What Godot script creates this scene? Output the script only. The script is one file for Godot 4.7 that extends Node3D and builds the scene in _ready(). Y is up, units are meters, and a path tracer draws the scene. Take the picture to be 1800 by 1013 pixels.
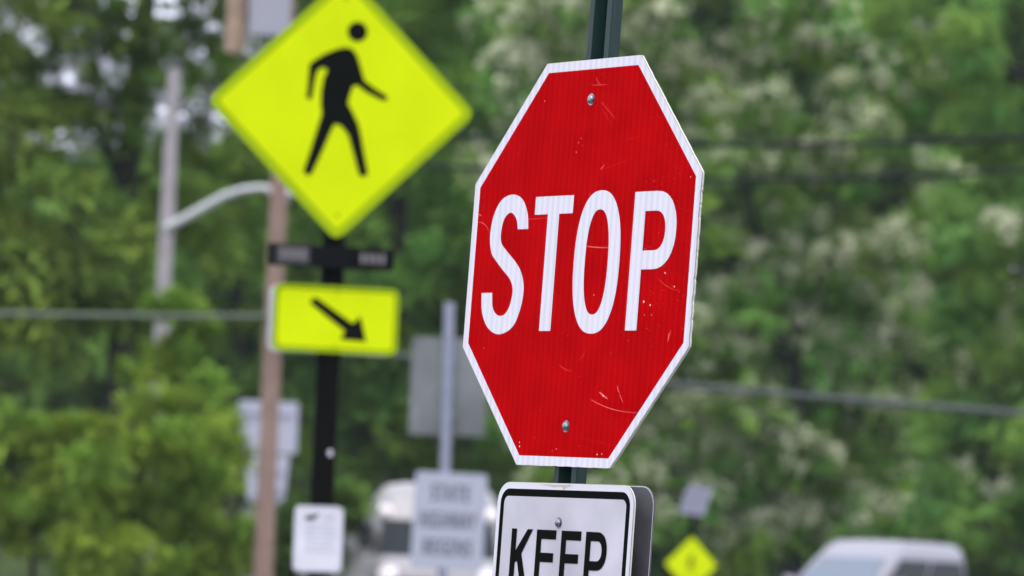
extends Node3D

const IN := 0.0254
const F := 8050.0          # focal length in pixels of an 1800-pixel-wide picture
const EYE := 1.6
var cam: Camera3D
var names := {}
var M := {}

# ------------------------------------------------------------------ helpers
func numbered(called: String) -> String:
	if not names.has(called):
		names[called] = 0
		return called
	names[called] += 1
	return "%s_%03d" % [called, names[called]]

func thing(called: String, label: String, category: String, at_: Vector3 = Vector3.ZERO, turn: Basis = Basis.IDENTITY, group: String = "") -> Node3D:
	var o := Node3D.new()
	o.name = numbered(called)
	add_child(o, true)
	o.transform = Transform3D(turn, at_)
	o.set_meta("label", label)
	o.set_meta("category", category)
	if group:
		o.set_meta("group", group)
	return o

func put(called: String, mesh: Mesh, m: Material, parent: Node3D) -> MeshInstance3D:
	var o := MeshInstance3D.new()
	o.name = called
	o.mesh = mesh
	o.material_override = m
	parent.add_child(o, true)
	return o

func tag(o: Node, label: String, category: String, group: String = "") -> void:
	o.set_meta("label", label)
	o.set_meta("category", category)
	if group:
		o.set_meta("group", group)

func solo(called: String, mesh: Mesh, m: Material, label: String, category: String, group: String = "") -> MeshInstance3D:
	var o := put(numbered(called), mesh, m, self)
	tag(o, label, category, group)
	return o

func struct(called: String, mesh: Mesh, m: Material) -> MeshInstance3D:
	var o := put(numbered(called), mesh, m, self)
	o.set_meta("kind", "structure")
	return o

func at(x: float, y: float, d: float) -> Vector3:      # a point d metres ahead on level ground
	var r := cam.basis * Vector3((x - 900.0) / F, -(y - 506.5) / F, -1.0)
	return cam.position + r * (d / -r.z)

func lin(r: float, g: float, b: float) -> Color:
	return Color(r, g, b).linear_to_srgb()

func mat(c: Color, rough: float = 0.6, spec: float = 0.3, metal: float = 0.0) -> StandardMaterial3D:
	var m := StandardMaterial3D.new()
	m.albedo_color = c
	m.roughness = rough
	m.metallic_specular = spec
	m.metallic = metal
	return m

func noise_tex(freq: float, lo: Color, hi: Color, seed_: int, w: int = 256, h: int = 256) -> NoiseTexture2D:
	var n := FastNoiseLite.new()
	n.seed = seed_
	n.frequency = freq
	n.fractal_octaves = 4
	var t := NoiseTexture2D.new()
	t.width = w
	t.height = h
	t.seamless = true
	t.noise = n
	var g := Gradient.new()
	g.set_color(0, lo)
	g.set_color(1, hi)
	t.color_ramp = g
	return t

func grain(m: StandardMaterial3D, freq: float, lo: float, hi: float, scale: Vector3, seed_: int) -> StandardMaterial3D:
	m.albedo_texture = noise_tex(freq, Color(lo, lo, lo), Color(hi, hi, hi), seed_)
	m.uv1_triplanar = true
	m.uv1_scale = scale
	return m

func ground_at(x: float, z: float) -> float:
	var d := -z
	var rise := smoothstep(45.0, 140.0, d) * 3.1
	return rise * (1.0 - smoothstep(-0.5, 4.0, x)) + smoothstep(165.0, 420.0, d) * 15.0

func new_st() -> SurfaceTool:
	var st := SurfaceTool.new()
	st.begin(Mesh.PRIMITIVE_TRIANGLES)
	return st

func tri(st: SurfaceTool, a: Vector3, b: Vector3, c: Vector3, n: Vector3, uvs: float = 1.0) -> void:
	# front faces run clockwise when seen along -n
	var pts := [a, b, c]
	if (b - a).cross(c - a).dot(n) > 0.0:
		pts = [a, c, b]
	for p: Vector3 in pts:
		st.set_normal(n)
		st.set_uv(Vector2(p.x, -p.y) * uvs)
		st.add_vertex(p)

func quad(st: SurfaceTool, a: Vector3, b: Vector3, c: Vector3, d: Vector3) -> void:
	var n := (b - a).cross(d - a)
	if n.length() < 1e-12:
		n = (c - b).cross(d - b)
	n = n.normalized()
	tri(st, a, b, c, n)
	tri(st, a, c, d, n)

func quad_out(st: SurfaceTool, a: Vector3, b: Vector3, c: Vector3, d: Vector3, away: Vector3) -> void:
	var n := (b - a).cross(c - a).normalized()
	if n.dot(away) < 0.0:
		n = -n
	tri(st, a, b, c, n)
	tri(st, a, c, d, n)

func flat(poly: PackedVector2Array, z: float, uvs: float = 1.0, st: SurfaceTool = null) -> SurfaceTool:
	if st == null:
		st = new_st()
	var ix := Geometry2D.triangulate_polygon(poly)
	for i in range(0, ix.size(), 3):
		var p: Array[Vector3] = []
		for k in 3:
			var q := poly[ix[i + k]]
			p.append(Vector3(q.x, q.y, z))
		tri(st, p[0], p[1], p[2], Vector3.BACK, uvs)
	return st

func strip(a: PackedVector2Array, b: PackedVector2Array, z: float, uvs: float = 1.0, st: SurfaceTool = null) -> SurfaceTool:
	if st == null:
		st = new_st()
	for i in a.size() - 1:
		var p := [a[i], a[i + 1], b[i + 1], b[i]]
		var v: Array[Vector3] = []
		for q: Vector2 in p:
			v.append(Vector3(q.x, q.y, z))
		tri(st, v[0], v[1], v[2], Vector3.BACK, uvs)
		tri(st, v[0], v[2], v[3], Vector3.BACK, uvs)
	return st

func plate(poly: PackedVector2Array, z0: float, z1: float, st: SurfaceTool = null) -> SurfaceTool:
	st = flat(poly, z1, 1.0, st)
	var ix := Geometry2D.triangulate_polygon(poly)
	for i in range(0, ix.size(), 3):
		var p: Array[Vector3] = []
		for k in 3:
			var q := poly[ix[i + k]]
			p.append(Vector3(q.x, q.y, z0))
		tri(st, p[0], p[1], p[2], Vector3.FORWARD)
	var mid := Vector2.ZERO
	for q in poly:
		mid += q / poly.size()
	for i in poly.size():
		var a := poly[i]
		var b := poly[(i + 1) % poly.size()]
		if a.distance_to(b) < 1e-6:
			continue
		var e := (b - a).normalized()
		var n := Vector2(e.y, -e.x)
		if n.dot((a + b) / 2.0 - mid) < 0.0:
			n = -n
		quad_out(st, Vector3(a.x, a.y, z0), Vector3(b.x, b.y, z0), Vector3(b.x, b.y, z1), Vector3(a.x, a.y, z1), Vector3(n.x, n.y, 0))
	return st

func round_rect(w: float, h: float, r: float, c: Vector2 = Vector2.ZERO, k: int = 6) -> PackedVector2Array:
	var out := PackedVector2Array()
	for q in 4:
		var o: Vector2 = [Vector2(1, 1), Vector2(-1, 1), Vector2(-1, -1), Vector2(1, -1)][q]
		for i in k + 1:
			var a := PI / 2.0 * (q + float(i) / k)
			out.append(c + o * Vector2(w / 2.0 - r, h / 2.0 - r) + Vector2(cos(a), sin(a)) * r)
	return out

func closed(p: PackedVector2Array) -> PackedVector2Array:
	var o := p.duplicate()
	o.append(p[0])
	return o

func turned(p: PackedVector2Array, ang: float) -> PackedVector2Array:
	var o := PackedVector2Array()
	for q in p:
		o.append(q.rotated(ang))
	return o

func pts(list: Array, s: float = IN) -> PackedVector2Array:
	var o := PackedVector2Array()
	for i in range(0, list.size(), 2):
		o.append(Vector2(list[i], list[i + 1]) * s)
	return o

func smooth_line(p: PackedVector2Array, k: int = 6) -> PackedVector2Array:
	var o := PackedVector2Array()
	for i in p.size() - 1:
		var a := p[maxi(i - 1, 0)]
		var d := p[mini(i + 2, p.size() - 1)]
		for j in k:
			o.append(p[i].cubic_interpolate(p[i + 1], a, d, float(j) / k))
	o.append(p[p.size() - 1])
	return o

func tube(path: PackedVector3Array, radii: PackedFloat32Array, sides: int = 10, st: SurfaceTool = null, capped: bool = true) -> SurfaceTool:
	if st == null:
		st = new_st()
	var rings: Array = []
	var side := Vector3.RIGHT
	for i in path.size():
		var t := (path[mini(i + 1, path.size() - 1)] - path[maxi(i - 1, 0)]).normalized()
		side = (side - t * side.dot(t))
		if side.length() < 0.05:
			side = t.cross(Vector3.FORWARD)
		side = side.normalized()
		var up := t.cross(side)
		var ring: Array = []
		for j in sides:
			var a := TAU * j / sides
			ring.append(side * cos(a) + up * sin(a))
		rings.append(ring)
	for i in path.size() - 1:
		for j in sides:
			var k := (j + 1) % sides
			var c: Array = [[i, j], [i, k], [i + 1, k], [i + 1, j]]
			for ix: int in [0, 2, 1, 0, 3, 2]:
				var n: Vector3 = rings[c[ix][0]][c[ix][1]]
				st.set_normal(n)
				st.set_uv(Vector2(float(j) / sides, path[c[ix][0]].y))
				st.add_vertex(path[c[ix][0]] + n * radii[c[ix][0]])
	if capped:
		for e: int in [0, path.size() - 1]:
			var n := (path[e] - path[1 if e == 0 else e - 1]).normalized()
			for j in sides:
				tri(st, path[e], path[e] + rings[e][j] * radii[e], path[e] + rings[e][(j + 1) % sides] * radii[e], n)
	return st

func rod(a: Vector3, b: Vector3, r: float, sides: int = 12, st: SurfaceTool = null) -> SurfaceTool:
	return tube(PackedVector3Array([a, b]), PackedFloat32Array([r, r]), sides, st)

func box(c: Vector3, s: Vector3, st: SurfaceTool = null) -> SurfaceTool:
	if st == null:
		st = new_st()
	var h := s / 2.0
	for ax in 3:
		for sg: float in [-1.0, 1.0]:
			var n := Vector3.ZERO
			n[ax] = sg
			var u := Vector3.ZERO
			u[(ax + 1) % 3] = h[(ax + 1) % 3]
			var v := Vector3.ZERO
			v[(ax + 2) % 3] = h[(ax + 2) % 3]
			var o := c + n * h[ax]
			quad_out(st, o - u - v, o + u - v, o + u + v, o - u + v, n)
	return st

func dome(c: Vector3, r: float, h: float, st: SurfaceTool = null) -> SurfaceTool:      # a bolt head: a low dome facing +z over a washer
	if st == null:
		st = new_st()
	var prof := [[1.35, 0.0], [1.35, 0.12], [1.0, 0.12], [1.0, 0.45], [0.85, 0.75], [0.55, 0.93], [0.0, 1.0]]
	for i in prof.size() - 1:
		for j in 16:
			var p: Array[Vector3] = []
			for q: Array in [[i, j], [i, j + 1], [i + 1, j + 1], [i + 1, j]]:
				var a: float = TAU * float(q[1]) / 16.0
				p.append(c + Vector3(cos(a) * r * float(prof[q[0]][0]), sin(a) * r * float(prof[q[0]][0]), h * float(prof[q[0]][1])))
			var away := (p[0] + p[1] + p[2]) / 3.0 - c + Vector3(0, 0, 0.001)
			if p[2].distance_to(p[3]) < 1e-7:
				var n := (p[1] - p[0]).cross(p[2] - p[0]).normalized()
				tri(st, p[0], p[1], p[2], n if n.dot(away) > 0 else -n)
			else:
				quad_out(st, p[0], p[1], p[2], p[3], away)
	return st

func lettering(text: String, height: float, m: Material, parent: Node3D, where: Vector3, wide: float = 0.0, called: String = "lettering") -> void:
	var f := SystemFont.new()
	f.font_names = PackedStringArray(["Droid Sans"])
	f.font_weight = 700
	var t := TextMesh.new()
	t.font = f
	t.text = text
	t.font_size = 64
	t.pixel_size = height / 46.0
	t.depth = 0.002
	t.horizontal_alignment = HORIZONTAL_ALIGNMENT_CENTER
	t.vertical_alignment = VERTICAL_ALIGNMENT_CENTER
	var o := put(called, t, m, parent)
	o.position = where
	if wide > 0.0:
		o.scale.x = wide / t.get_aabb().size.x

# ------------------------------------------------------------------ scene
func _ready() -> void:
	cam = Camera3D.new()
	cam.name = "camera"
	add_child(cam)
	cam.position = Vector3(0, EYE, 0)
	cam.rotation = Vector3(deg_to_rad(3.5), 0, deg_to_rad(2.5))
	var ca := CameraAttributesPhysical.new()
	ca.frustum_focal_length = 12.0 * F / 506.5
	ca.frustum_focus_distance = 8.5
	ca.frustum_near = 0.1
	ca.frustum_far = 3000.0
	ca.exposure_aperture = 7.0
	cam.attributes = ca
	cam.fov = rad_to_deg(2.0 * atan(506.5 / F))
	cam.near = 0.1
	cam.far = 3000.0
	cam.current = true

	var sky_m := ProceduralSkyMaterial.new()
	sky_m.sky_top_color = Color(0.93, 0.94, 1.0)
	sky_m.sky_horizon_color = Color(0.66, 0.67, 0.75)
	sky_m.sky_curve = 0.15
	sky_m.sky_energy_multiplier = 1.65
	sky_m.ground_bottom_color = Color(0.30, 0.30, 0.29)
	sky_m.ground_horizon_color = Color(0.45, 0.46, 0.48)
	sky_m.sun_angle_max = 0.0
	var sky := Sky.new()
	sky.sky_material = sky_m
	var env := Environment.new()
	env.background_mode = Environment.BG_SKY
	env.sky = sky
	env.tonemap_mode = Environment.TONE_MAPPER_LINEAR
	env.tonemap_exposure = 0.88
	env.sdfgi_enabled = true
	env.ssao_enabled = true
	env.ssil_enabled = true
	env.fog_enabled = true
	env.fog_density = 0.00015
	env.fog_light_color = Color(0.86, 0.90, 0.93)
	var we := WorldEnvironment.new()
	we.name = "world_environment"
	we.environment = env
	add_child(we)

	var sun := DirectionalLight3D.new()
	sun.name = "sun"
	sun.light_energy = 0.5
	sun.light_color = Color(1.0, 0.97, 0.92)
	sun.light_angular_distance = 14.0
	sun.shadow_enabled = true
	sun.rotation = Vector3(deg_to_rad(-70), deg_to_rad(-22), 0)
	add_child(sun)

	materials()
	setting()
	trees()
	street_furniture()
	vehicles()
	crossing_signs()
	near_signs()

func stripes(lo: float, hi: float, n: int) -> ImageTexture:
	var im := Image.create(n * 16, 4, false, Image.FORMAT_RGB8)
	var rng := RandomNumberGenerator.new()
	rng.seed = 5
	for i in n:
		var j := rng.randf_range(-0.012, 0.012)
		for k in 16:
			var v := lerpf(lo, hi, smoothstep(0.2, 0.8, 0.5 + 0.5 * cos(TAU * k / 16.0))) + j
			im.fill_rect(Rect2i(i * 16 + k, 0, 1, 4), Color(v, v, v))
	return ImageTexture.create_from_image(im)

func scratch_texture() -> ImageTexture:
	# prismatic red sheeting: faint vertical ribs, dust specks, chips and scratches; 1024 texels over 30 inches
	var s := 1024
	var im := Image.create(s, s, false, Image.FORMAT_RGB8)
	var base := lin(0.395, 0.0012, 0.0025)
	var rng := RandomNumberGenerator.new()
	rng.seed = 11
	for x in s:
		var u := float(x) / s * 30.0
		var v := 0.985 + 0.045 * cos(TAU * u / 0.72) + rng.randf_range(-0.006, 0.006)
		im.fill_rect(Rect2i(x, 0, 1, s), Color(base.r * v, base.g * v, base.b * v))
	var nz := FastNoiseLite.new()
	nz.seed = 31
	nz.frequency = 0.006
	nz.fractal_octaves = 3
	for y in range(0, s, 4):
		for x in range(0, s, 4):
			var k := 1.0 + 0.075 * nz.get_noise_2d(x, y)
			var dx := absf(x / 1024.0 * 30.0 - 15.1)
			var below: float = y / 1024.0 * 30.0 - 3.0
			for by: float in [below, below - 24.0]:
				if by > 0.0 and by < 3.5 and dx < 0.22:
					k *= 1.0 - 0.16 * (1.0 - by / 3.5) * (1.0 - dx / 0.22)
			for xx in range(x, x + 4):
				var c0 := im.get_pixel(xx, y)
				im.fill_rect(Rect2i(xx, y, 1, 4), Color(minf(c0.r * k, 1.0), c0.g * k, c0.b * k))
	var px := func(p: Vector2) -> Vector2: return Vector2((p.x + 15.0) / 30.0 * s, (15.0 - p.y) / 30.0 * s)
	var dot := func(c: Vector2, r: float, col: Color, a: float) -> void:
		for yy in range(int(c.y - r - 1), int(c.y + r + 2)):
			for xx in range(int(c.x - r - 1), int(c.x + r + 2)):
				if xx < 0 or yy < 0 or xx >= s or yy >= s:
					continue
				var k := clampf(r + 0.5 - Vector2(xx, yy).distance_to(c), 0.0, 1.0) * a
				if k > 0.0:
					im.set_pixel(xx, yy, im.get_pixel(xx, yy).lerp(col, k))
	var pale := Color(0.93, 0.62, 0.58)
	var white := Color(0.90, 0.86, 0.84)
	# scratches: x0 y0 x1 y1 bow width strength, in inches from the centre of the sign
	for q: Array in [
			[3.1, -10.05, 9.2, -10.9, 0.25, 1.1, 0.75], [2.1, 6.8, 6.5, 7.75, 0.1, 1.0, 0.22], [2.0, 6.8, 2.5, 7.15, 0.0, 1.3, 0.6],
			[0.0, 13.1, 2.1, 13.05, 0.0, 1.2, 0.4], [0.5, 13.65, 1.2, 13.1, 0.1, 1.3, 0.45], [-1.45, -7.5, 0.15, -7.95, 0.12, 1.1, 0.42], [1.1, -7.2, 1.9, -6.3, 0.1, 1.1, 0.35],
			[-14.2, 3.3, -12.4, 2.3, -0.3, 1.2, 0.6], [-14.2, 3.9, -13.8, 3.8, 0.0, 1.6, 0.6], [-8.8, 3.5, -4.6, 3.45, 0.1, 1.1, 0.4], [0.9, 1.2, 4.1, 1.05, 0.05, 1.6, 0.55],
			[1.4, 11.8, 3.3, 10.5, 0.0, 1.1, 0.38], [1.7, 11.2, 2.9, 10.1, 0.0, 1.0, 0.3], [2.2, 11.6, 3.6, 10.4, 0.1, 1.0, 0.25],
			[12.4, -5.2, 12.3, -5.8, 0.0, 1.5, 0.7], [12.6, -5.0, 12.45, -5.5, 0.0, 1.2, 0.6], [10.5, -1.3, 13.4, -2.2, 0.2, 1.1, 0.35], [1.2, -12.7, 8.6, -13.4, 0.1, 1.0, 0.14],
			[6.4, -9.0, 6.7, -9.5, 0.1, 1.5, 0.7], [6.7, -9.6, 7.2, -10.2, 0.0, 1.4, 0.6], [4.1, -9.5, 5.2, -9.95, 0.0, 1.8, 0.75], [-9.5, 8.0, -8.6, 9.6, 0.1, 1.0, 0.16], [5.0, 9.0, 6.8, 9.1, 0.1, 1.0, 0.2]]:
		var a := Vector2(q[0], q[1])
		var b := Vector2(q[2], q[3])
		var n := int(a.distance_to(b) * 40.0) + 2
		var nn := (b - a).normalized().orthogonal()
		var fade := rng.randf_range(0.5, 1.0)
		for i in n:
			var t := float(i) / (n - 1)
			var p: Vector2 = a.lerp(b, t) + nn * float(q[4]) * 4.0 * t * (1.0 - t) + nn * rng.randf_range(-0.012, 0.012)
			var st_: float = float(q[6]) * (0.55 + 0.45 * sin(PI * clampf(t + 0.15 * fade, 0, 1))) * rng.randf_range(0.6, 1.0)
			dot.call(px.call(p), float(q[5]) * 0.95, pale, minf(st_ * 0.68, 1.0))
	# chips and specks: more of them on the right-hand side
	for i in 420:
		var p := Vector2(rng.randf_range(-14, 14), rng.randf_range(-14, 14))
		if rng.randf() < 0.6:
			p = Vector2(11.0 + rng.randfn(0, 2.2), 1.5 + rng.randfn(0, 6.0))
		var big := rng.randf()
		dot.call(px.call(p), 0.7 + 1.0 * big * big, pale if rng.randf() < 0.7 else white, rng.randf_range(0.15, 0.6))
		if rng.randf() < 0.25:
			dot.call(px.call(p + Vector2(rng.randf_range(-.12, .12), rng.randf_range(-.2, .2))), 0.9, pale, 0.35)
	for q: Array in [[8.9, -2.95, 3.2], [9.75, -3.2, 2.8], [5.2, -0.15, 2.4], [2.4, -2.4, 2.0], [11.3, -0.9, 2.4], [12.6, -1.9, 2.2], [9.1, -3.9, 1.5], [10.0, -3.9, 1.6], [-6.2, 12.2, 1.8], [-12.0, -6.3, 1.5], [9.6, 11.4, 1.3], [-1.2, 8.9, 1.6], [-1.4, 8.2, 1.8], [-0.9, 9.2, 1.4], [4.6, -9.75, 2.4], [-6.0, -13.6, 2.4], [-6.05, -13.3, 2.0], [4.4, -14.0, 2.2], [5.0, -13.95, 1.8], [-1.0, -13.7, 1.6], [13.6, 5.9, 1.8]]:
		dot.call(px.call(Vector2(q[0], q[1])), float(q[2]), white, 0.85)
	return ImageTexture.create_from_image(im)

func materials() -> void:
	var st := stripes(0.955, 1.0, 40)
	M.white_sheet = mat(lin(0.64, 0.62, 0.68), 0.5, 0.1)
	M.white_sheet.albedo_texture = st
	M.white_sheet.uv1_scale = Vector3(1.0 / (40 * 0.72 * IN), 1, 1)
	M.red_sheet = mat(Color.WHITE, 0.55, 0.05)
	M.red_sheet.albedo_texture = scratch_texture()
	M.red_sheet.uv1_scale = Vector3(1.0 / (30 * IN), 1.0 / (30 * IN), 1)
	M.red_sheet.uv1_offset = Vector3(0.5, 0.5, 0)
	M.aluminium = grain(mat(lin(0.42, 0.43, 0.45), 0.5, 0.4, 0.3), 0.02, 0.82, 1.0, Vector3(2, 2, 2), 3)
	M.edge = mat(lin(0.50, 0.49, 0.43), 0.6, 0.2)
	M.white = grain(mat(lin(0.62, 0.61, 0.66), 0.45, 0.2), 0.01, 0.93, 1.0, Vector3(1.5, 1.5, 1.5), 4)
	M.black_print = mat(lin(0.006, 0.007, 0.006), 0.6, 0.03)
	M.sign_white = grain(mat(lin(0.52, 0.505, 0.56), 0.45, 0.1), 0.01, 0.86, 1.0, Vector3(1.5, 1.5, 1.5), 41)
	M.rear_metal = grain(mat(lin(0.12, 0.12, 0.135), 0.5, 0.3, 0.2), 0.02, 0.82, 1.0, Vector3(2, 2, 2), 43)
	M.green_paint = grain(mat(lin(0.010, 0.036, 0.030), 0.42, 0.35), 0.05, 0.75, 1.0, Vector3(3, 0.4, 3), 6)
	M.bolt = mat(lin(0.22, 0.23, 0.25), 0.25, 0.5, 0.9)
	M.yellow = grain(mat(lin(0.575, 0.70, 0.004), 0.55, 0.06), 0.012, 0.955, 1.0, Vector3(1.1, 0.7, 1.1), 51)
	M.lime = mat(lin(0.29, 0.41, 0.008), 0.55, 0.04)
	M.dark_line = mat(lin(0.12, 0.16, 0.004), 0.55, 0.04)
	M.black_paint = mat(lin(0.006, 0.0065, 0.006), 0.5, 0.05)
	M.bar_paint = mat(lin(0.008, 0.009, 0.010), 0.55, 0.06)
	M.bar_frame = mat(lin(0.055, 0.05, 0.055), 0.5, 0.3)
	M.led = mat(lin(0.15, 0.14, 0.14), 0.4, 0.4)
	M.galvanised = grain(mat(lin(0.30, 0.32, 0.40), 0.45, 0.4, 0.3), 0.03, 0.85, 1.0, Vector3(2, 2, 2), 8)
	M.sign_back = grain(mat(lin(0.21, 0.22, 0.225), 0.6, 0.3), 0.008, 0.75, 1.0, Vector3(0.8, 0.5, 0.8), 9)
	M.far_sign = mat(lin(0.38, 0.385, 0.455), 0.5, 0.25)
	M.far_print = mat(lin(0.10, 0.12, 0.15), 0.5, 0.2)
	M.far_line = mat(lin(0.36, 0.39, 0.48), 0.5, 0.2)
	M.pole_wood = grain(mat(lin(0.36, 0.245, 0.20), 0.85, 0.2), 0.03, 0.7, 1.0, Vector3(2.5, 0.25, 2.5), 12)
	M.grey_wood = grain(mat(lin(0.45, 0.41, 0.415), 0.85, 0.2), 0.03, 0.7, 1.0, Vector3(2.5, 0.25, 2.5), 13)
	M.tank_grey = mat(lin(0.30, 0.30, 0.34), 0.5, 0.4)
	M.tank_tan = grain(mat(lin(0.50, 0.36, 0.26), 0.7, 0.2), 0.01, 0.7, 1.0, Vector3(1, 1, 1), 14)
	M.wire = mat(lin(0.014, 0.017, 0.017), 0.6, 0.2)
	M.wire_light = mat(lin(0.115, 0.14, 0.105), 0.6, 0.2)
	M.wire_grey = mat(lin(0.07, 0.08, 0.078), 0.6, 0.2)
	M.arm_metal = mat(lin(0.42, 0.43, 0.43), 0.4, 0.4, 0.3)
	M.white_paint = mat(lin(0.29, 0.28, 0.285), 0.3, 0.4)
	M.silver_paint = mat(lin(0.24, 0.235, 0.265), 0.3, 0.4, 0.2)
	M.glass_dark = mat(lin(0.02, 0.025, 0.028), 0.1, 0.22)
	M.windscreen = mat(lin(0.11, 0.14, 0.17), 0.12, 0.5, 0.5)
	M.rubber = mat(lin(0.02, 0.02, 0.02), 0.85, 0.2)
	M.plastic = mat(lin(0.05, 0.05, 0.05), 0.6, 0.3)
	M.rim = mat(lin(0.5, 0.5, 0.52), 0.3, 0.5, 0.7)
	M.lamp = mat(lin(0.88, 0.82, 0.82), 0.15, 0.5)
	M.panel = mat(lin(0.12, 0.12, 0.165), 0.35, 0.3, 0.1)
	M.bark = grain(mat(lin(0.050, 0.046, 0.040), 0.9, 0.15), 0.04, 0.6, 1.0, Vector3(1.5, 0.3, 1.5), 20)
	M.bark_grey = grain(mat(lin(0.075, 0.075, 0.07), 0.9, 0.15), 0.04, 0.6, 1.0, Vector3(1.5, 0.3, 1.5), 21)
	M.grass = grain(mat(lin(0.06, 0.09, 0.028), 0.95, 0.1), 0.02, 0.6, 1.0, Vector3(0.15, 0.15, 0.15), 22)
	M.asphalt = grain(mat(lin(0.15, 0.147, 0.14), 0.9, 0.2), 0.02, 0.75, 1.0, Vector3(0.4, 0.4, 0.4), 23)
	M.concrete = grain(mat(lin(0.32, 0.31, 0.29), 0.9, 0.2), 0.02, 0.8, 1.0, Vector3(0.5, 0.5, 0.5), 24)
	M.paint_yellow = mat(lin(0.55, 0.36, 0.03), 0.7, 0.2)
	M.paint_white = mat(lin(0.6, 0.6, 0.6), 0.7, 0.2)
	var lf := mat(Color.WHITE, 0.75, 0.06)
	lf.vertex_color_use_as_albedo = true
	lf.backlight = Color(0.45, 0.6, 0.2)
	lf.cull_mode = BaseMaterial3D.CULL_DISABLED
	M.leaf = lf
	var fl := mat(Color.WHITE, 0.8, 0.1)
	fl.vertex_color_use_as_albedo = true
	fl.cull_mode = BaseMaterial3D.CULL_DISABLED
	M.petal = fl

# ------------------------------------------------------------------ ground
func sheet(xs: Array, zs: Array, lift: float) -> SurfaceTool:
	var st := new_st()
	for i in xs.size() - 1:
		for j in zs.size() - 1:
			var v: Array[Vector3] = []
			for q: Array in [[i, j], [i + 1, j], [i + 1, j + 1], [i, j + 1]]:
				var x: float = xs[q[0]]
				var z: float = zs[q[1]]
				v.append(Vector3(x, ground_at(x, z) + lift, z))
			quad_out(st, v[0], v[1], v[2], v[3], Vector3.UP)
	return st

func ribbon(line: PackedVector3Array, left: float, right: float, lift: float) -> SurfaceTool:
	var st := new_st()
	var prev: Array = []
	for i in line.size():
		var t := (line[mini(i + 1, line.size() - 1)] - line[maxi(i - 1, 0)]).normalized()
		var s := t.cross(Vector3.UP).normalized()
		var row: Array = []
		for k in 9:
			var p := line[i] + s * lerpf(left, right, k / 8.0)
			p.y = ground_at(p.x, p.z) + lift
			row.append(p)
		if prev:
			for k in 8:
				quad_out(st, prev[k], prev[k + 1], row[k + 1], row[k], Vector3.UP)
		prev = row
	return st

func setting() -> void:
	var xs: Array = [-600.0, -200.0, -80.0, -40.0, -25.0, -15.0, -10.0]
	for i in 65:
		xs.append(-8.0 + i * 0.25)
	xs.append_array([10.0, 15.0, 25.0, 40.0, 80.0, 200.0, 600.0])
	var zs: Array = [100.0, 40.0, 20.0, 10.0]
	for i in 96:
		zs.append(-i * 2.0)
	zs.append_array([-200.0, -220.0, -240.0, -270.0, -300.0, -340.0, -380.0, -420.0, -500.0, -900.0])
	struct("ground", sheet(xs, zs, -0.12).commit(), M.grass)
	var c := Curve3D.new()
	c.bake_interval = 0.5
	c.add_point(Vector3(4.6, 0, 20), Vector3.ZERO, Vector3(0, 0, -10))
	c.add_point(Vector3(4.6, 0, -35), Vector3(0, 0, 15), Vector3(0, 0, -12))
	c.add_point(Vector3(-1.6, 0, -72), Vector3(2.0, 0, 12), Vector3(-1.2, 0, -12))
	c.add_point(Vector3(-5.5, 0, -185), Vector3(0.8, 0, 30), Vector3.ZERO)
	var line := c.get_baked_points()
	struct("road", ribbon(line, -3.6, 3.6, 0.0).commit(), M.asphalt)
	struct("road_edge_line", ribbon(line, -3.3, -3.2, 0.005).commit(), M.paint_white)
	struct("road_edge_line", ribbon(line, 3.2, 3.3, 0.005).commit(), M.paint_white)
	var st := plate(round_rect(3.2, 24.0, 1.2), 0.0, 0.14)
	var island := struct("kerb_island", st.commit(), M.concrete)
	island.transform = Transform3D(Basis(Vector3.RIGHT, -PI / 2.0), Vector3(-0.8, -0.118, -14.0))

# ------------------------------------------------------------------ vegetation
func leaf_quad(st: SurfaceTool, base: Vector3, dir: Vector3, side: Vector3, length: float, width: float, col: Color) -> void:
	var n := dir.cross(side).normalized()
	var mid := base + dir * length * 0.5 + n * length * 0.08
	var tip := base + dir * length - n * length * 0.06
	var a := mid + side * width * 0.5 - n * width * 0.15
	var b := mid - side * width * 0.5 - n * width * 0.15
	for t: Array in [[base, a, mid], [a, tip, mid], [base, mid, b], [b, mid, tip]]:
		st.set_color(col)
		tri(st, t[0], t[1], t[2], ((t[1] - t[0]) as Vector3).cross(t[2] - t[0]).normalized())

func rand_dir(rng: RandomNumberGenerator) -> Vector3:
	var z := rng.randf_range(-1, 1)
	var a := rng.randf() * TAU
	var r := sqrt(1.0 - z * z)
	return Vector3(r * cos(a), z, r * sin(a))

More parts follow.
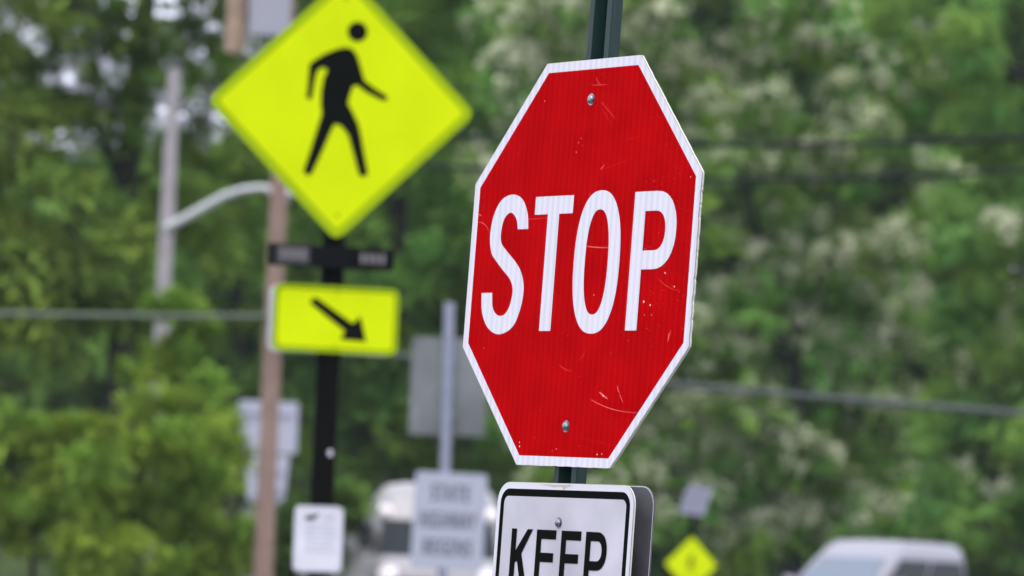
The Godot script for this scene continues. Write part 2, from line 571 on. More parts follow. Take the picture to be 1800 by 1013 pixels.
func sprig(kind: String, seed_: int) -> ArrayMesh:
	var rng := RandomNumberGenerator.new()
	rng.seed = seed_
	var st := new_st()
	if kind == "pinnate":                 # a compound leaf of paired leaflets along +z
		for i in 6:
			for s: float in [-1.0, 1.0]:
				var b := Vector3(0, -0.012 * i * i * 0.25, 0.05 + 0.055 * i)
				var d := Vector3(s, rng.randf_range(-0.35, 0.1), 0.55).normalized()
				var v := rng.randf_range(0.8, 1.15)
				leaf_quad(st, b, d, Vector3.FORWARD.slerp(d, 0.1).cross(Vector3.UP).cross(d).normalized() if false else d.cross(Vector3.UP).normalized(), rng.randf_range(0.10, 0.14), 0.055, Color(v, v, v))
	elif kind == "broad":
		for i in 8:
			var b := rand_dir(rng) * 0.07 + Vector3(0, 0, 0.03 * i)
			var d := (Vector3(rng.randf_range(-1, 1), rng.randf_range(-0.7, 0.3), rng.randf_range(0.1, 1))).normalized()
			var v := rng.randf_range(0.75, 1.2)
			leaf_quad(st, b, d, d.cross(Vector3(rng.randf_range(-.4, .4), 1, rng.randf_range(-.4, .4))).normalized(), rng.randf_range(0.12, 0.17), rng.randf_range(0.07, 0.1), Color(v, v, v))
	elif kind == "narrow":                # drooping narrow leaves
		for i in 10:
			var b := Vector3(rng.randf_range(-.05, .05), -0.02 * i, 0.02 * i)
			var d := (Vector3(rng.randf_range(-.6, .6), -1.0, rng.randf_range(-.2, .7))).normalized()
			var v := rng.randf_range(0.8, 1.15)
			leaf_quad(st, b, d, d.cross(rand_dir(rng)).normalized(), rng.randf_range(0.14, 0.22), 0.04, Color(v, v, v))
	else:                                 # blossom: a loose hanging bunch of petals
		for i in 16:
			var t := i / 15.0
			var b := Vector3(0, -0.12 * t, 0) + rand_dir(rng) * 0.10
			var d := (rand_dir(rng) + Vector3(0, -0.2, 0)).normalized()
			var v := rng.randf_range(0.85, 1.05)
			leaf_quad(st, b, d, d.cross(rand_dir(rng)).normalized(), rng.randf_range(0.06, 0.085), 0.06, Color(v, v, v))
	return st.commit()

func scatter(called: String, mesh: Mesh, m: Material, xf: Array, cols: Array, parent: Node3D) -> void:
	var mm := MultiMesh.new()
	mm.transform_format = MultiMesh.TRANSFORM_3D
	mm.use_colors = true
	mm.mesh = mesh
	mm.instance_count = xf.size()
	for i in xf.size():
		mm.set_instance_transform(i, xf[i])
		mm.set_instance_color(i, cols[i])
	var o := MultiMeshInstance3D.new()
	o.name = called
	o.multimesh = mm
	o.material_override = m
	o.set_meta("kind", "stuff")
	parent.add_child(o, true)

# blobs: x, y, half width, half height in picture pixels at the tree's distance, depth offset in metres
func crown(o: Node3D, d: float, blobs: Array, seed_: int, kind: String, col: Vector3, per_m2: float, sprigs: int, puff: float, vary: float, flowers: float, lump_at: Array, leaf_scale: float = 1.0) -> void:
	var rng := RandomNumberGenerator.new()
	rng.seed = seed_
	var inv := o.transform.affine_inverse()
	var xf: Array = []
	var cols: Array = []
	var fx: Array = []
	var fc: Array = []
	var right := cam.basis.x
	var up := cam.basis.y
	var back := cam.basis.z
	for bl: Array in blobs:
		var dd: float = d + (float(bl[4]) if bl.size() > 4 else 0.0)
		var c := at(bl[0], bl[1], dd)
		var rx: float = float(bl[2]) / F * dd
		var ry: float = float(bl[3]) / F * dd
		var rz := (rx + ry) * 0.5
		lump_at.append(c)
		var n := int(maxf(4.0, per_m2 * PI * rx * ry))
		for i in n:
			var q := rand_dir(rng)
			var k := pow(rng.randf(), 0.35)
			var pc := c + (right * q.x * rx + up * q.y * ry + back * q.z * rz) * k
			if pc.y < ground_at(pc.x, pc.z) + 0.3:
				continue
			var pr := puff * rng.randf_range(0.6, 1.25)
			var tint := 2.0 * rng.randf_range(1.0 - vary, 1.0 + vary)
			var warm := rng.randf_range(-0.5, 0.5) * vary
			var pcol := Color(col.x * 0.99 * tint * (1.0 + warm), col.y * 1.08 * tint, col.z * 0.80 * tint * (1.0 - warm))
			var out := (right * q.x + up * (q.y + 0.3) + back * q.z).normalized()
			for j in sprigs:
				var s := rand_dir(rng)
				if s.dot(out) < -0.3:
					s = -s
				s.y *= 0.75
				var pos := pc + s * pr * pow(rng.randf(), 0.5)
				var f := (s + out * 0.4 + Vector3(0, -0.15, 0) + rand_dir(rng) * 0.5).normalized()
				var side := f.cross(Vector3.UP + rand_dir(rng) * 0.45).normalized()
				var sc := rng.randf_range(0.75, 1.3) * leaf_scale
				var b := Basis(side, f.cross(side).normalized() * -1.0, f)
				if b.y.y < 0.0:
					b.x = -b.x
					b.y = -b.y
				xf.append(inv * Transform3D(b.scaled(Vector3.ONE * sc), pos))
				var v := rng.randf_range(0.85, 1.15)
				cols.append(Color(pcol.r * v, pcol.g * v, pcol.b * v))
			if flowers > 0.0 and rng.randf() < flowers:
				var nf := rng.randi_range(6, 30)
				for j in nf:
					var s2 := (rand_dir(rng) + out * 0.6 + Vector3.UP * 0.7).normalized()
					var pos2 := pc + s2 * Vector3(1.25, 0.9, 1.25) * pr * rng.randf_range(0.95, 1.2)
					fx.append(inv * Transform3D(Basis(Vector3.UP, rng.randf() * TAU).scaled(Vector3.ONE * rng.randf_range(0.8, 1.3)), pos2))
					var w := rng.randf_range(0.8, 1.05)
					fc.append(Color(0.66 * w, 0.68 * w, 0.46 * w))
	scatter("crown" if d < 1e6 else "leaves", sprig(kind, seed_), M.leaf, xf, cols, o)
	if fx:
		scatter("blossom", sprig("blossom", seed_), M.petal, fx, fc, o)

func limb(o: Node3D, called: String, path: Array, r0: float, r1: float, m: Material) -> void:
	var inv := o.transform.affine_inverse()
	var c := Curve3D.new()
	for p: Vector3 in path:
		c.add_point(inv * p)
	var raw := PackedVector3Array()
	for i in path.size() - 1:
		for k in 4:
			var a: Vector3 = path[maxi(i - 1, 0)]
			var b: Vector3 = path[mini(i + 2, path.size() - 1)]
			raw.append(inv * (path[i] as Vector3).cubic_interpolate(path[i + 1], a, b, k / 4.0))
	raw.append(inv * (path[path.size() - 1] as Vector3))
	var rr := PackedFloat32Array()
	for i in raw.size():
		rr.append(lerpf(r0, r1, float(i) / (raw.size() - 1)))
	put(called, tube(raw, rr, 9).commit(), m, o)

func tree(called: String, label: String, category: String, d: float, trunk: Array, r0: float, r1: float, bark: Material, blobs: Array, seed_: int, kind: String, col: Vector3, per_m2: float = 2.4, sprigs: int = 46, puff: float = 0.55, vary: float = 0.3, flowers: float = 0.0, limbs: Array = [], leaf_scale: float = 1.0) -> Node3D:
	var pth: Array = []
	for q: Array in trunk:
		pth.append(at(q[0], q[1], d))
	var foot: Vector3 = pth[0]
	foot.y = ground_at(foot.x, foot.z) - 0.2
	pth[0] = foot
	var o := thing(called, label, category, foot)
	if r0 > 0.0:
		limb(o, "trunk", pth, r0, r1, bark)
	var lumps: Array = []
	crown(o, d, blobs, seed_, kind, col, per_m2, sprigs, puff, vary, flowers, lumps, leaf_scale)
	if limbs:
		for l: Array in limbs:
			var lp: Array = []
			for i in range(0, l.size(), 2):
				lp.append(at(l[i], l[i + 1], d))
			limb(o, "limb", lp, r1 * 0.75, 0.03, bark)
	elif r0 > 0.0:
		var rng := RandomNumberGenerator.new()
		rng.seed = seed_ + 1
		for i in mini(lumps.size(), 7):
			var to: Vector3 = lumps[i]
			var from: Vector3 = pth[pth.size() - 1]
			for k in pth.size() - 1:
				var h: float = to.y - 0.35 * absf(to.x - pth[k].x)
				if pth[k].y <= h and pth[k + 1].y > h:
					from = (pth[k] as Vector3).lerp(pth[k + 1], (h - pth[k].y) / (pth[k + 1].y - pth[k].y))
			limb(o, "limb", [from, from.lerp(to, 0.5) + Vector3(0, -0.15, 0), to], r1 * 0.55, 0.03, bark)
	return o

func trees() -> void:
	var g := "trees beyond the road"
	# dark sparse tree at the left, the sky shows through it
	tree("tall_tree", "tall dark tree with forked trunk and sky gaps, behind the grey lamp pole", "tree", 80.0,
		[[205, 1020], [213, 520], [222, 340], [238, 160], [256, 0], [272, -160]], 0.26, 0.16, M.bark,
		[[140, 70, 130, 120], [330, 40, 90, 90], [215, 70, 70, 70], [60, 90, 90, 100], [20, 40, 90, 60], [395, 15, 55, 55], [175, 95, 50, 50], [90, 150, 80, 70], [30, 150, 70, 60], [180, 190, 60, 60], [290, 200, 40, 60], [300, 110, 60, 50], [110, 280, 110, 120], [330, 300, 70, 60], [370, 200, 60, 110], [250, -110, 260, 90], [190, 460, 140, 110], [390, 60, 60, 60], [250, 330, 60, 90], [290, 430, 90, 80]], 101, "pinnate", Vector3(0.068, 0.104, 0.024), 2.6, 40, 0.5, 0.3, 0.0,
		[[232, 220, 270, 120, 320, 40, 350, -60], [222, 340, 170, 230, 110, 160], [248, 80, 200, 0, 150, -40], [215, 480, 150, 430, 100, 380], [225, 330, 300, 280, 360, 200]])
	tree("leafy_tree", "dense dark green tree filling the far left edge", "tree", 76.0,
		[[-60, 1020], [-50, 600], [-40, 300], [-30, 0]], 0.22, 0.12, M.bark,
		[[20, 200, 140, 210], [50, 420, 150, 150], [-190, 300, 180, 280], [60, 540, 170, 80], [-60, -40, 180, 130], [150, 480, 120, 120]], 102, "broad", Vector3(0.078, 0.106, 0.025), 2.2, 44, 0.55, 0.35)
	tree("leafy_tree", "mid green tree between the grey lamp pole and the brown utility pole", "tree", 92.0,
		[[410, 1000], [414, 700], [418, 420], [420, 250]], 0.2, 0.1, M.bark,
		[[400, 350, 110, 120], [380, 500, 130, 110], [300, 540, 120, 90], [430, 620, 90, 90], [300, 420, 80, 90], [470, 300, 80, 120]], 103, "broad", Vector3(0.085, 0.135, 0.032), 2.2, 44, 0.55, 0.3)
	tree("leafy_tree", "bright green tree behind the pedestrian crossing sign", "tree", 100.0,
		[[690, 1000], [695, 500], [705, 200], [712, 0]], 0.26, 0.15, M.bark,
		[[620, -80, 260, 150], [790, 70, 170, 150], [700, 300, 200, 170], [860, 240, 150, 180], [560, 400, 120, 130], [930, 100, 120, 130]], 104, "broad", Vector3(0.075, 0.13, 0.030), 2.3, 46, 0.55, 0.3)
	tree("leafy_tree", "dark green tree behind the grey sign back and the white highway sign", "tree", 97.0,
		[[720, 1000], [722, 800], [735, 640], [740, 560]], 0.2, 0.12, M.bark,
		[[680, 540, 170, 120], [800, 690, 170, 130], [640, 740, 120, 100], [900, 540, 150, 160], [550, 700, 80, 120], [820, 480, 120, 90]], 105, "broad", Vector3(0.055, 0.098, 0.026), 2.3, 46, 0.55, 0.35)
	tree("flowering_tree", "big tree with cream blossom behind the stop sign", "tree", 85.0,
		[[1392, 1020], [1396, 900], [1408, 800], [1400, 700], [1395, 640]], 0.26, 0.14, M.bark_grey,
		[[1010, 30, 170, 120], [1250, 50, 200, 150], [1450, 170, 180, 160], [1300, 330, 180, 150], [1560, 420, 140, 150], [1390, 540, 200, 150], [1190, 520, 160, 170], [1550, 640, 140, 120], [1250, 720, 190, 110], [1450, 790, 190, 90], [1090, 860, 160, 90], [1000, 690, 140, 130], [1000, 280, 170, 180], [1330, 900, 160, 60], [1550, 900, 150, 60]], 106, "pinnate", Vector3(0.100, 0.168, 0.045), 3.0, 40, 0.42, 0.35, 0.95)
	tree("willow_tree", "plain green tree with hanging leaves at the right edge", "tree", 80.0,
		[[1890, 1020], [1885, 700], [1875, 400], [1870, 50]], 0.24, 0.13, M.bark,
		[[1720, 90, 120, 160], [1770, 380, 110, 240], [1740, 700, 110, 190], [1930, 300, 170, 340], [1630, 40, 110, 110], [1720, 920, 130, 80], [1920, 800, 150, 200]], 107, "narrow", Vector3(0.066, 0.115, 0.034), 2.3, 46, 0.5, 0.3, 0.03)
	# yellow-green shrubs in the lower left
	var s := "shrubs at the lower left"
	tree("shrub", "broad yellow-green shrub in the lower left corner", "shrub", 60.0, [[60, 1020], [60, 900]], 0.06, 0.03, M.bark,
		[[60, 840, 150, 110], [-130, 850, 160, 130], [90, 960, 190, 80], [0, 760, 80, 40], [140, 780, 60, 50]], 108, "broad", Vector3(0.110, 0.150, 0.030), 12.0, 34, 0.21, 0.22, 0.0, [], 0.62)
	tree("shrub", "yellow-green shrub beside the foot of the brown utility pole", "shrub", 62.0, [[280, 1020], [280, 900]], 0.06, 0.03, M.bark,
		[[250, 830, 130, 100], [335, 850, 85, 110], [280, 960, 170, 80], [230, 740, 60, 35], [320, 760, 50, 50], [390, 940, 60, 80]], 109, "broad", Vector3(0.104, 0.148, 0.030), 12.0, 34, 0.21, 0.22, 0.0, [], 0.62)
	tree("sapling", "young light green tree poking above the shrubs beside the utility pole", "tree", 66.0, [[385, 1020], [380, 760], [372, 690]], 0.05, 0.03, M.bark,
		[[370, 720, 45, 70], [380, 800, 45, 80], [340, 760, 40, 50], [305, 575, 70, 55], [345, 630, 60, 50], [280, 630, 50, 65]], 110, "broad", Vector3(0.10, 0.15, 0.03), 7.0, 36, 0.26, 0.25, 0.0, [], 0.75)
	tree("shrub", "dark green bush behind the small white instruction sign", "shrub", 68.0, [[520, 1020], [520, 940]], 0.05, 0.03, M.bark,
		[[500, 930, 50, 70], [545, 960, 55, 70], [590, 930, 25, 55], [470, 980, 50, 50]], 112, "broad", Vector3(0.050, 0.082, 0.024), 6.0, 40, 0.28, 0.3)
	# the wood behind
	var wood := thing("woodland", "dense wood of dark trees closing the view", "woodland", Vector3(0, 4, -135))
	wood.set_meta("kind", "stuff")
	var lumps: Array = []
	var wb: Array = []
	var rng := RandomNumberGenerator.new()
	rng.seed = 77
	for i in 34:
		var x := -500.0 + i * 85.0
		var top := 330.0 if x < 460.0 else -120.0
		var y := 1000.0
		while y > top:
			wb.append([x + rng.randf_range(-30, 30), y, 90.0, 90.0, rng.randf_range(-4, 6)])
			y -= 105.0
	crown(wood, 132.0, wb, 111, "broad", Vector3(0.060, 0.10, 0.028), 2.6, 44, 0.9, 0.35, 0.0, lumps, 1.5)

# ------------------------------------------------------------------ poles, wires, far signs
func upright() -> Vector3:
	return Vector3.UP

func facing(yaw_deg: float, lean_deg: float = 0.0) -> Basis:      # +z towards the camera, turned by yaw, leaning to the right
	return Basis(Vector3.UP, deg_to_rad(yaw_deg)) * Basis(Vector3.BACK, deg_to_rad(-lean_deg))

func foot_of(x: float, y: float, d: float) -> Vector3:
	var p := at(x, y, d)
	p.y = ground_at(p.x, p.z) - 0.1
	return p

func wire(called: String, a: Vector3, b: Vector3, sag: float, r: float, m: Material, label: String) -> void:
	var p := PackedVector3Array()
	var rr := PackedFloat32Array()
	for i in 33:
		var t := i / 32.0
		p.append(a.lerp(b, t) - Vector3(0, sag * 4.0 * t * (1.0 - t), 0))
		rr.append(r)
	solo(called, tube(p, rr, 6).commit(), m, label, "cable", "overhead cables")

func street_furniture() -> void:
	# brown utility pole with two tanks near its top
	var d := 60.0
	var o := thing("utility_pole", "brown wooden utility pole behind the pedestrian crossing sign", "utility pole", foot_of(463, 1013, d))
	var inv := o.transform.affine_inverse()
	var top := at(520, -330, d)
	put("pole", tube(PackedVector3Array([Vector3.ZERO, inv * at(483, 500, d), inv * top]), PackedFloat32Array([0.135, 0.115, 0.09]), 14).commit(), M.pole_wood, o)
	var t1 := inv * at(474, 20, d)
	var tk := tube(PackedVector3Array([t1 + Vector3(0, -0.36, 0.1), t1 + Vector3(0, -0.33, 0.1), t1 + Vector3(0, 0.3, 0.1), t1 + Vector3(0, 0.38, 0.1)]), PackedFloat32Array([0.24, 0.28, 0.28, 0.1]), 18)
	var tank := put("transformer_tank", tk.commit(), M.tank_grey, o)
	put("bushing", rod(t1 + Vector3(0.1, 0.36, 0.1), t1 + Vector3(0.12, 0.6, 0.1), 0.035, 8).commit(), M.tank_tan, tank)
	put("bracket", box(t1 + Vector3(0.22, 0, -0.05), Vector3(0.3, 0.08, 0.06)).commit(), M.plastic, tank)
	var t2 := inv * at(416, 30, d)
	put("insulator_column", tube(PackedVector3Array([t2 + Vector3(0, -0.48, 0.05), t2 + Vector3(0, -0.42, 0.05), t2 + Vector3(0, 0.5, 0.05), t2 + Vector3(0, 0.56, 0.05)]), PackedFloat32Array([0.1, 0.135, 0.135, 0.08]), 14).commit(), M.tank_tan, o)
	var arm := inv * at(460, -40, d)
	put("crossarm", box(arm + Vector3(0, 0, -0.16), Vector3(1.7, 0.11, 0.09)).commit(), M.grey_wood, o)

	# grey lamp pole with its curved arm
	d = 70.0
	o = thing("lamp_pole", "grey wooden pole with a curved street lamp arm, beside the tall dark tree", "street lamp", foot_of(262, 1013, d))
	inv = o.transform.affine_inverse()
	put("pole", tube(PackedVector3Array([Vector3.ZERO, inv * at(293, 400, d), inv * at(306, 122, d)]), PackedFloat32Array([0.13, 0.11, 0.095]), 12).commit(), M.grey_wood, o)
	var ap := PackedVector3Array()
	for q: Array in [[292, 402], [320, 388], [355, 368], [392, 347], [425, 336], [455, 332], [474, 333]]:
		ap.append(inv * (at(q[0], q[1], d) + Vector3(0, 0, 0.12)))
	put("lamp_arm", tube(ap, PackedFloat32Array([0.075, 0.072, 0.068, 0.064, 0.06, 0.056, 0.05]), 10).commit(), M.arm_metal, o)
	var hd := inv * (at(492, 340, d) + Vector3(0, 0, 0.12))
	var head := put("lamp_head", tube(PackedVector3Array([hd + Vector3(-0.2, 0.03, 0), hd + Vector3(-0.1, 0.0, 0), hd + Vector3(0.15, -0.02, 0), hd + Vector3(0.25, 0.0, 0)]), PackedFloat32Array([0.05, 0.1, 0.12, 0.04]), 12).commit(), M.arm_metal, o)
	put("lens", dome(Vector3.ZERO, 0.08, 0.09).commit(), M.lamp, head).transform = Transform3D(Basis(Vector3.RIGHT, PI / 2.0), hd + Vector3(0.05, -0.1, 0))

	# signs seen from behind the utility pole
	d = 74.0
	o = thing("sign_post", "thin steel post of the pale sign pair hidden behind the brown utility pole", "post", foot_of(462, 1013, d))
	inv = o.transform.affine_inverse()
	put("post", rod(Vector3.ZERO, inv * at(476, 690, d), 0.035).commit(), M.galvanised, o)
	var sg := thing("route_sign", "pale grey square sign back behind the brown utility pole", "sign", at(470, 751, d - 0.1), facing(4))
	put("plate", plate(round_rect(0.97, 0.83, 0.05), -0.002, 0.002).commit(), M.far_sign, sg)
	put("brace", box(Vector3(0, 0.2, 0.016), Vector3(0.8, 0.04, 0.025)).commit(), M.galvanised, sg)
	sg = thing("route_sign", "narrow tapering pale sign under the square sign behind the brown pole", "sign", at(468, 842, d - 0.1), facing(4))
	put("plate", plate(pts([-0.36, 0.38, 0.36, 0.38, 0.30, -0.30, 0.24, -0.38, -0.24, -0.38, -0.30, -0.30], 1.0), -0.002, 0.002).commit(), M.far_sign, sg)
	put("brace", box(Vector3(0, 0.1, 0.016), Vector3(0.5, 0.04, 0.025)).commit(), M.galvanised, sg)

	# galvanised post with the back of one sign and the white highway sign
	d = 42.0
	o = thing("sign_post", "galvanised steel post carrying the white highway sign", "post", foot_of(783, 1013, d))
	inv = o.transform.affine_inverse()
	put("post", rod(Vector3.ZERO, inv * at(790, 532, d), 0.047, 14).commit(), M.galvanised, o)
	sg = thing("road_sign", "plain grey back of a large sign above the white highway sign", "sign", at(788, 680, d + 0.06), facing(-3, -0.5))
	put("plate", plate(round_rect(0.70, 0.90, 0.03), -0.002, 0.002).commit(), M.sign_back, sg)
	put("clamp", box(Vector3(0, 0.25, 0.014), Vector3(0.16, 0.03, 0.02)).commit(), M.galvanised, sg)
	put("clamp", box(Vector3(0, -0.25, 0.014), Vector3(0.16, 0.03, 0.02)).commit(), M.galvanised, sg)
	sg = thing("highway_sign", "white sign reading STATE HIGHWAY BEGINS below the grey sign back", "sign", at(789, 916, d - 0.06), facing(-3, 1.0))
	put("plate", plate(round_rect(0.66, 0.88, 0.035), -0.003, 0.0).commit(), M.far_sign, sg)
	put("border", strip(closed(round_rect(0.63, 0.85, 0.03)), closed(round_rect(0.60, 0.82, 0.025)), 0.003).commit(), M.far_line, sg)
	lettering("STATE", 0.15, M.far_print, sg, Vector3(0.0, 0.25, 0.003), 0.36)
	lettering("HIGHWAY", 0.15, M.far_print, sg, Vector3(-0.01, 0.0, 0.003), 0.52)
	lettering("BEGINS", 0.15, M.far_print, sg, Vector3(0.0, -0.245, 0.003), 0.45)

	# far crosswalk sign with solar panel
	d = 66.0
	o = thing("sign_post", "dark post of the small far crossing sign with solar panel", "post", foot_of(1211, 1013, d))
	inv = o.transform.affine_inverse()
	put("post", rod(Vector3.ZERO, inv * at(1220, 890, d), 0.038).commit(), M.black_paint, o)
	sg = thing("crossing_sign", "small far yellow-green diamond crossing sign at the bottom edge", "sign", at(1215, 993, d - 0.1), facing(20))
	put("plate", plate(turned(round_rect(0.572, 0.572, 0.03), PI / 4.0), -0.003, 0.0).commit(), M.yellow, sg)
	walker(sg, 0.45, 0.003)
	sg = thing("solar_panel", "tilted lavender solar panel on top of the far dark post", "solar panel", at(1221, 880, d), facing(0) * Basis(Vector3.RIGHT, -0.5) * Basis(Vector3.BACK, -0.12))
	put("panel", plate(pts([-0.2, -0.23, 0.15, -0.23, 0.23, 0.23, -0.11, 0.23], 1.0), -0.02, 0.0).commit(), M.panel, sg)
	put("frame", strip(closed(pts([-0.2, -0.23, 0.15, -0.23, 0.23, 0.23, -0.11, 0.23], 1.0)), closed(pts([-0.185, -0.215, 0.135, -0.215, 0.215, 0.215, -0.095, 0.215], 1.0)), 0.003).commit(), M.galvanised, sg)

	# overhead cables from the utility pole
	wire("overhead_cable", at(503, 212, 60), at(2500, 175, 52), 0.42, 0.037, M.wire, "upper of two dark cables crossing behind the top of the stop sign")
	wire("overhead_cable", at(500, 262, 60), at(2500, 222, 52), 0.50, 0.031, M.wire, "lower of two dark cables crossing behind the top of the stop sign")
	wire("overhead_cable", at(480, 600, 60), at(2500, 775, 46), 0.10, 0.040, M.wire_grey, "thick grey cable crossing behind the lower right of the stop sign")
	wire("overhead_cable", at(484, 556, 60), at(-900, 520, 48), 0.06, 0.036, M.wire_light, "thick pale cable running left from the brown utility pole")

# ------------------------------------------------------------------ vehicles
func ring(len_: float, wid: float, y: float, zc: float, r: float) -> PackedVector3Array:
	var o := PackedVector3Array()
	for q in round_rect(wid, len_, r, Vector2.ZERO, 5):
		o.append(Vector3(q.x, y, q.y + zc))
	return o

func loft(levels: Array) -> ArrayMesh:          # levels: length, width, height, centre along the car, corner radius
	var st := new_st()
	st.set_smooth_group(0)
	var prev := PackedVector3Array()
	for l: Array in levels:
		var rg := ring(l[0], l[1], l[2], l[3], l[4])
		if prev.size():
			for i in rg.size():
				var k := (i + 1) % rg.size()
				for p: Vector3 in [prev[i], rg[i], rg[k], prev[i], rg[k], prev[k]]:
					st.add_vertex(p)
		prev = rg
	for e: int in [0, levels.size() - 1]:
		var l: Array = levels[e]
		var rg := ring(l[0], l[1], l[2], l[3], l[4])
		var c := Vector3(0, l[2], l[3])
		for i in rg.size():
			var k := (i + 1) % rg.size()
			for p: Vector3 in ([c, rg[i], rg[k]] if e == 0 else [c, rg[k], rg[i]]):
				st.add_vertex(p)
	st.generate_normals()
	return st.commit()

func pane(called: String, c: Array, away: Vector3, m: Material, parent: Node3D) -> void:      # a thin slab with four corners
	var st := new_st()
	var n := ((c[1] - c[0]) as Vector3).cross(c[2] - c[0]).normalized()
	if n.dot(away) < 0.0:
		n = -n
	var f: Array = []
	for p: Vector3 in c:
		f.append(p + n * 0.012)
	quad_out(st, f[0], f[1], f[2], f[3], n)
	for i in 4:
		var k := (i + 1) % 4
		quad_out(st, c[i], c[k], f[k], f[i], ((c[i] + c[k]) as Vector3) / 2.0 - ((c[0] + c[2]) as Vector3) / 2.0)
	put(called, st.commit(), m, parent)

func wheel(parent: Node3D, x: float, z: float, r: float) -> void:
	var s := signf(x)
	var w := Node3D.new()
	w.name = "wheel"
	parent.add_child(w, true)
	w.position = Vector3(x, r, z)
	put("tyre", tube(PackedVector3Array([Vector3(-0.1, 0, 0), Vector3(-0.07, 0, 0), Vector3(0.07, 0, 0), Vector3(0.1, 0, 0)]), PackedFloat32Array([r * 0.9, r, r, r * 0.9]), 20).commit(), M.rubber, w)
	put("rim", tube(PackedVector3Array([Vector3(s * 0.08, 0, 0), Vector3(s * 0.112, 0, 0)]), PackedFloat32Array([r * 0.62, r * 0.55]), 16).commit(), M.rim, w)

